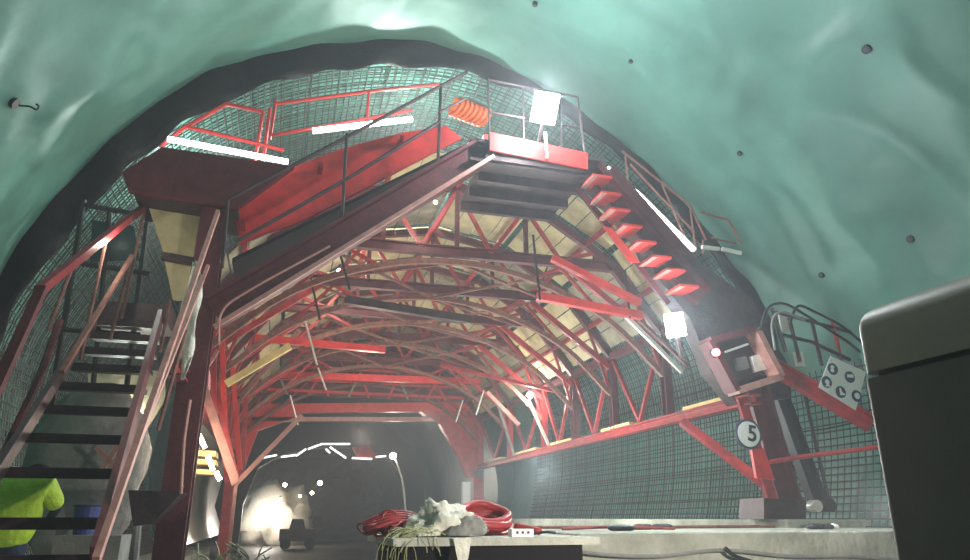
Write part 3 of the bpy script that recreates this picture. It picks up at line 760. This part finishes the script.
# dark scaffold at left behind the stair
scf = thing('scaffold', 'dark tube scaffold between the stair and the left reinforcement mesh', 'scaffold', (-3, 11, .8))
for (a, b, y) in [((84, 200), (48, 420), 10.9), ((84, 205), (136, 214), 10.9), ((72, 262), (150, 274), 10.9), ((110, 210), (92, 400), 11.1), ((150, 200), (120, 440), 11.1), ((60, 330), (140, 335), 10.9)]:
    MB().tube([P(*a, y), P(*b, y)], .04, 6).build('tube', 'black', scf)
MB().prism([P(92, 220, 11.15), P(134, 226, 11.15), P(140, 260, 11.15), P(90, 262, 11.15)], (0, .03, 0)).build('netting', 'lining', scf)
tag(MB().tube(curve([P(-4, 480, 10.0), P(10, 440, 10.1), P(38, 380, 10.2), P(60, 320, 10.4)], 5), .05, 8).build('pipe', 'maroon'), 'dark red pipe leaning on the left mesh behind the stair', 'pipe')
# grey bulky heap behind stairs
mb = MB(); mb.ell(P(88, 470, 11.0), .75, .6, 1.2, 20, 14)
hp = mb.build('covered_heap', 'grey', smooth=True)
for v in hp.data.vertices:
    n_ = noise.noise(V(v.co) * 1.7); v.co += V((n_ * .2, n_ * .1, n_ * .2))
tag(hp, 'grey covered bulky heap behind the left staircase', 'heap')
# red white barrier bits, bucket
tag(MB().beam(P(96, 447, 10), P(118, 470, 10), .03, .06).beam(P(102, 470, 10), P(118, 446, 10), .03, .06).build('barrier_trestle', 'pink'), 'small crossed pink trestle legs behind the stair treads', 'trestle')
bu = thing('bucket', 'dark blue bucket behind the lowest stair treads', 'bucket', P(86, 530, 8.4))
c = P(86, 520, 8.4)
MB().tube([c + V((0, 0, -.14)), c + V((0, 0, .14))], [.1, .13], 16).build('body', 'blue', bu)
MB().torus(c + V((0, 0, .14)), .13, .01, V((0, 0, 1)), 20, 6).build('rim', 'navy', bu)
tag(MB().box(c.x - .2, c.x + .4, 8.15, 8.7, .75, c.z - .145).build('support_block', 'grey'), 'grey block the blue bucket stands on', 'block')

# ------------------------------------------------------------------ worker in hi-vis
def skinned(name, pts, edges, radii, mm, parent, root=0, sub=2):
    me = bpy.data.meshes.new(name); off = V(parent['_o'])
    me.from_pydata([tuple(V(p) - off) for p in pts], edges, []); me.materials.append(M[mm])
    o = bpy.data.objects.new(name, me); col.objects.link(o); o.parent = parent
    o.modifiers.new('skin', 'SKIN'); s = o.modifiers.new('sub', 'SUBSURF'); s.levels = sub; s.render_levels = sub
    sv = me.skin_vertices[0].data
    for i, r in enumerate(radii):
        sv[i].radius = r if isinstance(r, tuple) else (r, r); sv[i].use_root = (i == root)
    return o
S = P(24, 484, 8.0)     # between the shoulders
wk = thing('person', 'person in yellow-green high-visibility jacket bending behind the left stair', 'person', (S.x, 8.2, .75))
H = V((S.x - .08, 8.1, S.z - .62)); G0 = .76
def body(k=0.0):
    pts = [H, H + V((.04, -.02, .3)), S + V((0, 0, -.06)), S + V((.02, .12, .02)), S + V((.03, .26, .06)),
           S + V((-.20, 0, -.05)), S + V((-.30, .12, -.28)), S + V((-.16, .30, -.42)),
           S + V((.20, 0, -.02)), S + V((.28, .18, -.22)), S + V((.16, .38, -.34)),
           H + V((-.11, 0, -.06)), H + V((-.14, -.02, -.42)), V((H.x - .15, 8.15, G0 + .06)), V((H.x - .17, 8.0, G0 + .05)),
           H + V((.11, 0, -.06)), H + V((.14, .04, -.42)), V((H.x + .15, 8.2, G0 + .06)), V((H.x + .17, 8.05, G0 + .05))]
    ed = [(0,1),(1,2),(2,3),(3,4),(2,5),(5,6),(6,7),(2,8),(8,9),(9,10),(0,11),(11,12),(12,13),(13,14),(0,15),(15,16),(16,17),(17,18)]
    return pts, ed
pts, ed = body()
rad = [(.15,.12),(.15,.11),(.16,.11),.06,.10,.065,.05,.035,.065,.05,.035,.09,.065,.05,.04,.09,.065,.05,.04]
skinned('body', pts, ed, rad, 'navy', wk)
skinned('jacket', pts[:3] + pts[5:7] + pts[8:10], [(0,1),(1,2),(2,3),(3,4),(2,5),(5,6)], [(.22,.20),(.22,.20),(.25,.21),.13,.085,.13,.085], 'hivis', wk)
for sx, i in ((-1, 7), (1, 10)):
    hp_ = pts[i]; mbh = MB(); mbh.ell(hp_, .04, .05, .025, 10, 6)
    for f in range(4): mbh.tube([hp_ + V((-.03 + .02*f, .03, 0)), hp_ + V((-.032 + .021*f, .08, -.005)), hp_ + V((-.033 + .021*f, .10, -.03))], .009, 6)
    mbh.tube([hp_ + V((-.035*sx, 0, 0)), hp_ + V((-.06*sx, .03, -.01)), hp_ + V((-.055*sx, .06, -.02))], .011, 6)
    mbh.build('hand', 'skin', wk, True)
hd = pts[4]; mbh = MB(); mbh.ell(hd, .08, .10, .115, 14, 10); mbh.ell(hd + V((0, .10, -.01)), .014, .02, .02); mbh.ell(hd + V((-.08, 0, 0)), .012, .02, .03); mbh.ell(hd + V((.08, 0, 0)), .012, .02, .03)
mbh.build('head', 'skin', wk, True)
mbh = MB(); mbh.ell(hd + V((0, 0, .05)), .12, .14, .10, 16, 10); mbh.build('helmet', 'navy', wk, True)

# ------------------------------------------------------------------ foreground cart with the pile
ZC = 1.545
ct = thing('flat_cart', 'low dark flatbed with light worn top carrying hoses and cloth', 'flatbed', (2.0, 6.4, 0))
MB().box(.92, 2.70, 5.9, 7.6, ZC - .06, ZC).build('top', 'concrete', ct)
MB().box(1.02, 2.60, 6.05, 7.5, ZC - .42, ZC - .06).build('body', 'rubber', ct)
for x in (1.1, 2.5):
    for y in (6.1, 7.4): MB().box(x - .06, x + .06, y - .06, y + .06, 0, ZC - .42).build('leg', 'black', ct)
rc = thing('hose_coil', 'coil of thick dark red hose on the flatbed', 'hose coil', (1.98, 6.9, ZC))
mb = MB()
cc = P(484, 524, 6.9)
for k, (R, dz) in enumerate([(.30, .05), (.31, .11), (.29, .165), (.27, .215), (.22, .05), (.22, .12)]):
    mb.torus(V((cc.x + random.uniform(-.02, .02), 6.9, ZC + dz - .012)), R, .038, V((random.uniform(.06, .16), -.32 + random.uniform(-.05, .05), 1)), 30, 8, .8, .05)
mb.build('coil', 'redhose', rc, True)
MB().tube(curve([V((cc.x + .28, 6.75, ZC + .08)), V((cc.x + .38, 6.6, ZC + .05)), V((cc.x + .40, 6.45, ZC + .04))], 5), .035, 8).build('loose_end', 'redhose', rc, True)
# crumpled white cloth
def crumple(name, c, rx, ry, rz, mm, lb, cat, amp=.3, f=3.0, seed=0):
    mb = MB(); mb.ell(c, rx, ry, rz, 40, 26); o = mb.build(name, mm, smooth=True)
    for v in o.data.vertices:
        d = (V(v.co) - V(c)); 
        q = noise.noise(V((d.x * f / rx * .5, d.y * f / rx * .5, d.z * f / rx * .5 + seed))) + .6 * (1 - 2 * abs(noise.noise(V((d.x * f / rx, d.y * f / rx, d.z * f / rx + seed + 5)))))
        v.co += d * q * amp
        if v.co.z < ZC + .01: v.co.z = ZC + .01
    return tag(o, lb, cat)
c = P(437, 528, 6.6); crumple('crumpled_cloth', V((c.x, 6.5, ZC + .07)), .25, .22, .17, 'cloth', 'crumpled dirty white cloth between the red coil and the red netting', 'cloth', .6, 3.4, 1)
c = P(462, 534, 6.3); crumple('plastic_bag', V((c.x, 6.3, ZC + .05)), .15, .13, .10, 'grey', 'small greyish bag in front of the red hose coil', 'bag', .5, 3, 4)
c = P(412, 508, 6.7)
# red netting heap
nt_ = thing('netting_heap', 'heap of faded red netting on the left end of the flatbed', 'netting', (1.25, 6.7, ZC))
mb = MB(); cn = P(398, 530, 6.7)
for k in range(46):
    a = random.random() * 6.28; rr_ = random.random() ** .6 * .3
    mb.torus(V((cn.x + cos(a) * rr_, 6.7 + sin(a) * rr_ * .7, ZC + .04 + (.17 - rr_ * .45) * random.random())), random.uniform(.05, .11), .009, V((random.uniform(-1, 1), random.uniform(-1, 1), 1)), 12, 5, 1, .15)
mb.build('mesh_loops', 'rednet', nt_, True)
mb = MB()
for k in range(5):
    p = [V((cn.x - .32 + .13 * i, 6.5 + .05 * k, ZC + .03 + .10 * sin(pi * i / 5) + .02 * k)) for i in range(6)]
    mb.tube(curve(p, 4), .018, 6)
mb.build('strands', 'redhose', nt_, True)
# yellowish cord fringe hanging over the left end
mb = MB()
for k in range(42):
    x = .93 + random.random() * .35; y = 5.9 + random.random() * .5
    z = ZC + .02; a = random.uniform(-.15, .08)
    mb.tube(curve([V((x + .1, y, z + random.uniform(0, .06))), V((x, y - .05, z + random.uniform(0, .07))), V((x + a, y - .12, z - random.uniform(.02, .12))), V((x + a * 1.2, y - .13, z - random.uniform(.08, .26)))], 3), .0035, 4)
tag(mb.build('cord_tangle', 'cord'), 'tangle of yellowish cords hanging over the left end of the flatbed', 'cords', kind='stuff')
tag(MB().prism([V((1.40, 5.87, ZC)), V((1.55, 5.87, ZC)), V((1.52, 5.86, ZC - .16)), V((1.45, 5.86, ZC - .22)), V((1.42, 5.86, ZC - .1))], (0, -.01, 0)).build('rag', 'cloth'), 'white rag hanging from the flatbed edge', 'rag')
pb = thing('socket_block', 'white block with three dark holes on the right end of the flatbed', 'block', (2.4, 6.2, ZC))
cb = P(521, 535, 6.2)
MB().box(cb.x - .10, cb.x + .10, 6.15, 6.25, ZC, ZC + .065).build('block', 'white', pb)
for k in range(3): MB().disc((cb.x - .05 + .05 * k, 6.148, ZC + .035), .013, .004).build('hole', 'black', pb)
tag(MB().tube(curve([V((cb.x + .1, 6.2, ZC + .02)), V((cb.x + .2, 6.1, ZC + .04)), V((cb.x + .32, 6.2, ZC + .03))], 5), .012, 6).build('plug_lead', 'black'), 'black lead beside the white block with holes', 'lead')
# rope along the slab face
tag(MB().tube(curve([P(548, 546, 6.35), P(600, 554, 6.35), P(660, 556, 6.35), P(722, 550, 6.35), P(790, 556, 6.35), P(850, 556, 6.35), P(900, 560, 6.35)], 6), .018, 6).build('cable', 'grey'), 'grey cable draped in shallow loops along the slab edge', 'cable')
tag(MB().tube(curve([P(725, 548, 6.3), P(735, 556, 6.3), P(760, 564, 6.3)], 6), .02, 6).build('cable', 'black'), 'dark short cable hanging from the middle of the slab edge', 'cable')
# debris on the kerb
jb = [((622, 524), .26, 7.5), ((648, 522), .18, 8.2), ((665, 526), .16, 8.2), ((820, 527), .16, 7.9), ((836, 528), .07, 7.9)]
jl = ['flat dark scrap on the slab, leftmost of the scraps', 'dark lumpy scrap on the slab, second from the left', 'dark scrap in the middle of the slab', 'black scrap on the slab by the right leg foot', 'small white scrap beside the black one']
for k, (px, s, y) in enumerate(jb):
    c = P(*px, y); mb = MB(); z = 1.565
    for q in range(3 if k < 4 else 1):
        mb.ell(V((c.x + random.uniform(-s, s) * .7, y, z + .03)), s * .5, .1, .04, 10, 6)
    tag(mb.build('scrap', 'black' if k < 4 else 'white', None, True), jl[k], 'scrap', 'scraps on the slab')
tag(MB().tube(curve([V((3.2, 8.0, 1.58)), V((3.9, 8.1, 1.60)), V((4.6, 7.9, 1.58))], 6), .02, 6).build('hose', 'rednet'), 'thin red hose lying on the slab left of the scraps', 'hose')
for k, z in enumerate((0, 1)):
    tag(MB().tube(curve([V((3.2, 8.7 + .3 * z, 1.59)), V((5.0, 8.8 + .3*z, 1.585)), V((6.6, 8.7 + .3*z, 1.59))], 5), .02, 6).build('rebar_rod', 'rust'), ['loose rusty rod lying on the slab, front one', 'loose rusty rod lying on the slab, rear one'][k], 'rod')

# ------------------------------------------------------------------ vehicle at the right
vh = thing('vehicle', 'dark vehicle body with rounded top and seam at the right edge', 'vehicle', (4, 1.3, 0))
xv, yv1 = 3.0, 3.07
zt, zs = P(870, 312, yv1).z, P(857, 377, yv1).z
def sec(z0, z1, rtop, rc):
    "stack of plan outlines, rounded corners"
    rings = []
    N = 8
    zs_ = [(z0, 0)] + ([(z1 - rtop + rtop * sin(pi/2*i/6), rtop * (1 - cos(pi/2*i/6))) for i in range(7)] if rtop else [(z1, 0)])
    for z, ins in zs_:
        x0, x1, y0, y1 = xv + ins, xv + 2.2 - ins, -2.5 + ins, yv1 - ins
        R = max(.02, rc - ins * .4); ring = []
        for cx, cy, a0 in ((x1 - R, y1 - R, 0), (x0 + R, y1 - R, pi/2), (x0 + R, y0 + R, pi), (x1 - R, y0 + R, 3*pi/2)):
            for i in range(N + 1):
                a = a0 + pi/2 * i / N; ring.append((cx + R * cos(a), cy + R * sin(a), z))
        rings.append(ring)
    mb = MB(); n = len(rings[0])
    for rg_ in rings: mb.v += rg_
    for i in range(len(rings) - 1):
        for k in range(n):
            l = (k+1) % n; mb.f.append((i*n+k, i*n+l, (i+1)*n+l, (i+1)*n+k))
    mb.f.append(tuple(range(n))[::-1]); mb.f.append(tuple((len(rings)-1)*n + k for k in range(n)))
    return mb
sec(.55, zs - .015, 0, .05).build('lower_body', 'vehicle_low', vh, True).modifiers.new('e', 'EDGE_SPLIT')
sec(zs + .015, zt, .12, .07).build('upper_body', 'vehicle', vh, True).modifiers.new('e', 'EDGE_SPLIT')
MB().box(xv + .06, xv + 2.14, -2.44, yv1 - .06, zs - .04, zs + .04).build('seam', 'black', vh)
for y in (-1.6, 2.1):
    for x in (xv + .15, xv + 2.05): MB().disc((x - .14, y, .45), .45, .28, V((-1, 0, 0))).build('wheel', 'rubber', vh)

# ------------------------------------------------------------------ anchors on the membrane
def hit_vault(u, v, tries=400):
    d = CR * ((u - 485) / FOC) + CU * ((280 - v) / FOC) + CF
    s = .5
    while s < 40:
        p = CP + d * s; t = math.atan2(p.x - CX, p.z - CZ); r = math.hypot(p.x - CX, p.z - CZ)
        f = min(1, max(0, (Y0 - p.y) / 1.5)) * .8 + .2
        if r >= Ro(t) + wrinkle(t, p.y) * f - .01: return p, t
        s += .01
    return p, t
AN = [((867, 49), .055, 'round black disc on the teal membrane, upper right corner'), ((740, 153), .04, 'small black disc on the membrane in the middle of the right side'),
      ((911, 239), .05, 'black disc on the membrane above the dark vehicle'), ((822, 275), .045, 'black disc on the membrane above the right railing'),
      ((631, 61), .035, 'faint small disc on the membrane right above the large floodlight'), ((535, 4), .04, 'small disc on the membrane at the top edge'),
      ((702, 330 - 300), .0, '')]
for px, r, lb in AN:
    if not r: continue
    p, t = hit_vault(*px); n = V((-sin(t), 0, -cos(t)))
    a = thing('membrane_disc', lb, 'disc', p, 'black discs fixing the membrane')
    MB().disc(p + n * .03, r * 1.15, .05, n, 20).build('disc', 'black', a)
    MB().disc(p + n * .035, r * .5, .02, n, 14).build('centre_cap', 'signblue', a)
p, t = hit_vault(14, 103); n = V((-sin(t), 0, -cos(t)))
a = thing('hook_anchor', 'black anchor with a curled wire hook on the membrane at far left', 'anchor', p)
MB().disc(p + n * .03, .07, .05, n, 20).build('disc', 'black', a)
e1, e2 = CR, CU
MB().tube(curve([p + n * .06, p + n * .08 + e1 * .12 + e2 * .0, p + n * .08 + e1 * .20 + e2 * (-.04), p + n * .08 + e1 * .23 + e2 * .0, p + n*.08 + e1*.20 + e2*.03], 5), .012, 6).build('hook', 'black', a, True)

# ------------------------------------------------------------------ far gantry and far lamps
yg = 40
fg = thing('far_gantry', 'dark second gantry far down the tunnel with white lit edges', 'gantry', (3, yg, 0))
op = [(236, 560), (243, 505), (258, 468), (282, 455), (306, 450), (322, 448), (352, 448), (388, 456), (402, 480), (408, 525), (408, 560)]
opw = [P(u, v, yg) for u, v in op]
outw = []
for p in opw:
    t = math.atan2(p.x - FX, p.z - FZ - .7); outw.append(V((FX + sin(t) * 5.55, yg, FZ + .7 + cos(t) * 4.9)))
for seg in range(len(opw) - 1):
    pass
mb = MB()
for i in range(len(opw) - 1):
    mb.prism([opw[i], opw[i+1], outw[i+1], outw[i]], (0, .5, 0))
mb.build('frame', 'black', fg)
MB().prism([P(352, 447, yg - .3), P(370, 446, yg - .3), P(377, 458, yg - .3), P(358, 458, yg - .3)], (0, .2, 0)).build('red_panel', 'brightred', fg)
for (a, b) in [((308, 449), (322, 444)), ((322, 444), (350, 444)), ((306, 449), (296, 456)), ((326, 449), (330, 453)), ((330, 447), (346, 458)), ((352, 458), (372, 459)), ((281, 457), (296, 455)), ((376, 457), (386, 456)), ((262, 458), (277, 455))]:
    MB().beam(P(*a, yg - .4), P(*b, yg - .4), .07, .09).build('light_strip', 'strip', fg)
FL = [((285, 485), .12), ((320, 483), .15), ((312, 493), .11), ((300, 496), .09), ((280, 499), .08)]
fl_lab = ['far warm lamp on the upper left inside the far opening', 'far warm lamp, brightest and highest of the cluster in the far opening', 'far warm lamp just under the brightest one', 'far warm lamp in the middle of the cluster', 'far warm lamp, lowest left of the cluster']
for ((u, v), r), lb in zip(FL, fl_lab):
    bulb(lb, P(u, v, 48), r, 'bulbfar', 'far warm lamps')
# pale heap glowing under the work lamps, left of the far road
mb = MB(); c = P(272, 528, 52); mb.ell(V((c.x, 52, 1.4)), 2.6, 2.2, 2.6, 30, 20)
hpile = mb.build('spoil_heap', 'cloth', smooth=True)
for v in hpile.data.vertices:
    q = noise.noise(V(v.co) * .8) + .5 * noise.noise(V(v.co) * 2.1); v.co += V((q * .7, q * .4, q * .8))
tag(hpile, 'brightly lit pale heap at the left of the far opening', 'heap')
bulb('far work lamp standing before the pale heap', P(268, 520, 48.6), .13, 'bulbfar', 'far warm lamps')
# small vehicle far
mv = thing('far_machine', 'small dark machine in front of the pale heap', 'machine', P(300, 535, 44))
c = P(300, 526, 44)
MB().box(c.x - 1.1, c.x + .9, 43.4, 46, .45, 1.1).build('body', 'darksteel', mv)
MB().prism([(c.x - .6, 43.6, 1.1), (c.x + .3, 43.6, 1.1), (c.x + .15, 43.6, 1.65), (c.x - .5, 43.6, 1.65)], (0, 1.2, 0)).build('cab', 'black', mv)
for dx in (-.75, .6): MB().disc((c.x + dx, 43.35, .32), .3, .3).build('wheel', 'rubber', mv)
# pale hose along the right rim of far opening
tag(MB().tube(curve([P(395, 458, 29), P(402, 478, 29), P(405, 500, 29), P(406, 522, 29)], 6), .035, 6).build('pale_hose', 'palepipe'), 'pale hose hanging from the small white lamp by the far opening', 'hose')
# fringe of green shoots / ropes at bottom left
mb = MB()
for k in range(26):
    u = random.uniform(196, 262); y = 7.5; b = P(u, 575, y); h = random.uniform(.12, .30)
    mb.tube(curve([b, b + V((random.uniform(-.08, .08), 0, h * .6)), b + V((random.uniform(-.2, .2), 0, h))], 3), .007, 4)
tag(mb.build('loose_straps', 'greenweed'), 'loose greenish straps sticking up at the bottom left', 'straps', kind='stuff')
bb = P(228, 575, 7.6)
tag(bevel(MB().box(bb.x - .55, bb.x + .5, 7.4, 8.4, 0, bb.z + .02).build('storage_bin', 'grey'), .03), 'grey bin under the loose greenish straps', 'bin')

# ------------------------------------------------------------------ light
w = bpy.data.worlds.new('world'); sc.world = w; w.use_nodes = True
w.node_tree.nodes['Background'].inputs[0].default_value = (.62, .80, .78, 1); w.node_tree.nodes['Background'].inputs[1].default_value = .3
vs = w.node_tree.nodes.new('ShaderNodeVolumeScatter'); vs.inputs['Density'].default_value = .007; vs.inputs['Anisotropy'].default_value = .35; vs.inputs['Color'].default_value = (.86, .93, 1, 1)
w.node_tree.links.new(vs.outputs[0], w.node_tree.nodes['World Output'].inputs['Volume'])
sc.cycles.volume_bounces = 0
def light(name, kind, loc, energy, color, size=.3, target=None, sx=None):
    l = bpy.data.lights.new(name, kind); l.energy = energy; l.color = color
    if kind == 'AREA': l.size = size
    elif kind in ('POINT', 'SPOT'): l.shadow_soft_size = size
    o = bpy.data.objects.new(name, l); col.objects.link(o); o.location = loc
    if target is not None: o.rotation_euler = (V(target) - V(loc)).to_track_quat('-Z', 'Y').to_euler()
    return o
light('fill_behind', 'POINT', (1.0, -2.5, 6.0), 110, (.93, 1, .98), .25)  # added fill behind the camera, not a lamp of the tunnel
light('top_flood_glare', 'POINT', P(545, 100, 8.85), 210, (.9, .98, 1), .12)
light('haunch_flood_glare', 'POINT', P(672, 322, 8.8), 120, (.9, .98, 1), .12)
light('roof_fill_front', 'POINT', (2.2, 10.9, 6.8), 22, (1, .9, .75), .05)  # light of the bulbs added under the roof, front and middle
light('roof_fill_mid', 'POINT', (.9, 15.0, 6.8), 60, (1, .84, .66), .05)
light('girder_lamp', 'POINT', P(530, 399, 18.2), 90, (1, .9, .78), .08)
light('under_roof', 'POINT', (2.6, 13.0, 3.4), 90, (1, .9, .76), .1)
light('under_roof_far', 'POINT', (2.0, 19.0, 3.8), 190, (1, .80, .66), .1)
light('left_lamp', 'POINT', P(205, 450, 12.2), 16, (1, .86, .66), .08)
light('crown_fill', 'POINT', (2.0, 12.4, 8.9), 420, (.88, 1, .96), .08)  # added crown fills that brighten the membrane behind the mesh
light('crown_fill', 'POINT', (-1.9, 13.0, 7.6), 260, (.88, 1, .96), .08)
light('crown_fill', 'POINT', (3.5, 17, 8.9), 160, (.88, 1, .96), .015)
light('ply_fill', 'POINT', (-2.2, 9.3, 5.0), 14, (1, .95, .8), .02)  # warm fill added for the plywood under the upper platform
light('stair_fill', 'POINT', (-2.5, 12.6, 3.2), 210, (.9, 1, .92), .1)  # unseen light added to brighten mesh and membrane behind the left stair
light('wall_fill', 'POINT', (4.6, 10.6, 3.0), 70, (.9, 1, .96), .1)  # wall fills put in to lift the membrane behind the right mesh
light('wall_fill', 'POINT', (5.2, 14.0, 2.6), 340, (.9, 1, .96), .1)
light('wall_fill', 'POINT', (5.2, 19.0, 2.6), 260, (.9, 1, .96), .1)
light('far_lamp', 'POINT', P(268, 512, 48), 500, (1, .92, .86), .2)
light('slab_fill', 'SPOT', (3.2, 3.2, 1.75), 420, (1, .95, .86), .08, (2.6, 8, 1.5)).data.spot_size = 2.2  # extra spot added to brighten the slab face and the pile
# ------------------------------------------------------------------ render settings
sc.view_settings.view_transform = 'Standard'; sc.view_settings.look = 'None'; sc.view_settings.gamma = 1
sc.view_settings.use_curve_mapping = False; sc.view_settings.exposure = .22
sc.cycles.use_denoising = True; sc.cycles.max_bounces = 6; sc.cycles.diffuse_bounces = 3; sc.cycles.glossy_bounces = 3
sc.cycles.sample_clamp_indirect = 6; sc.cycles.caustics_reflective = False; sc.cycles.caustics_refractive = False
for o in bpy.data.objects:
    if '_o' in o: del o['_o']
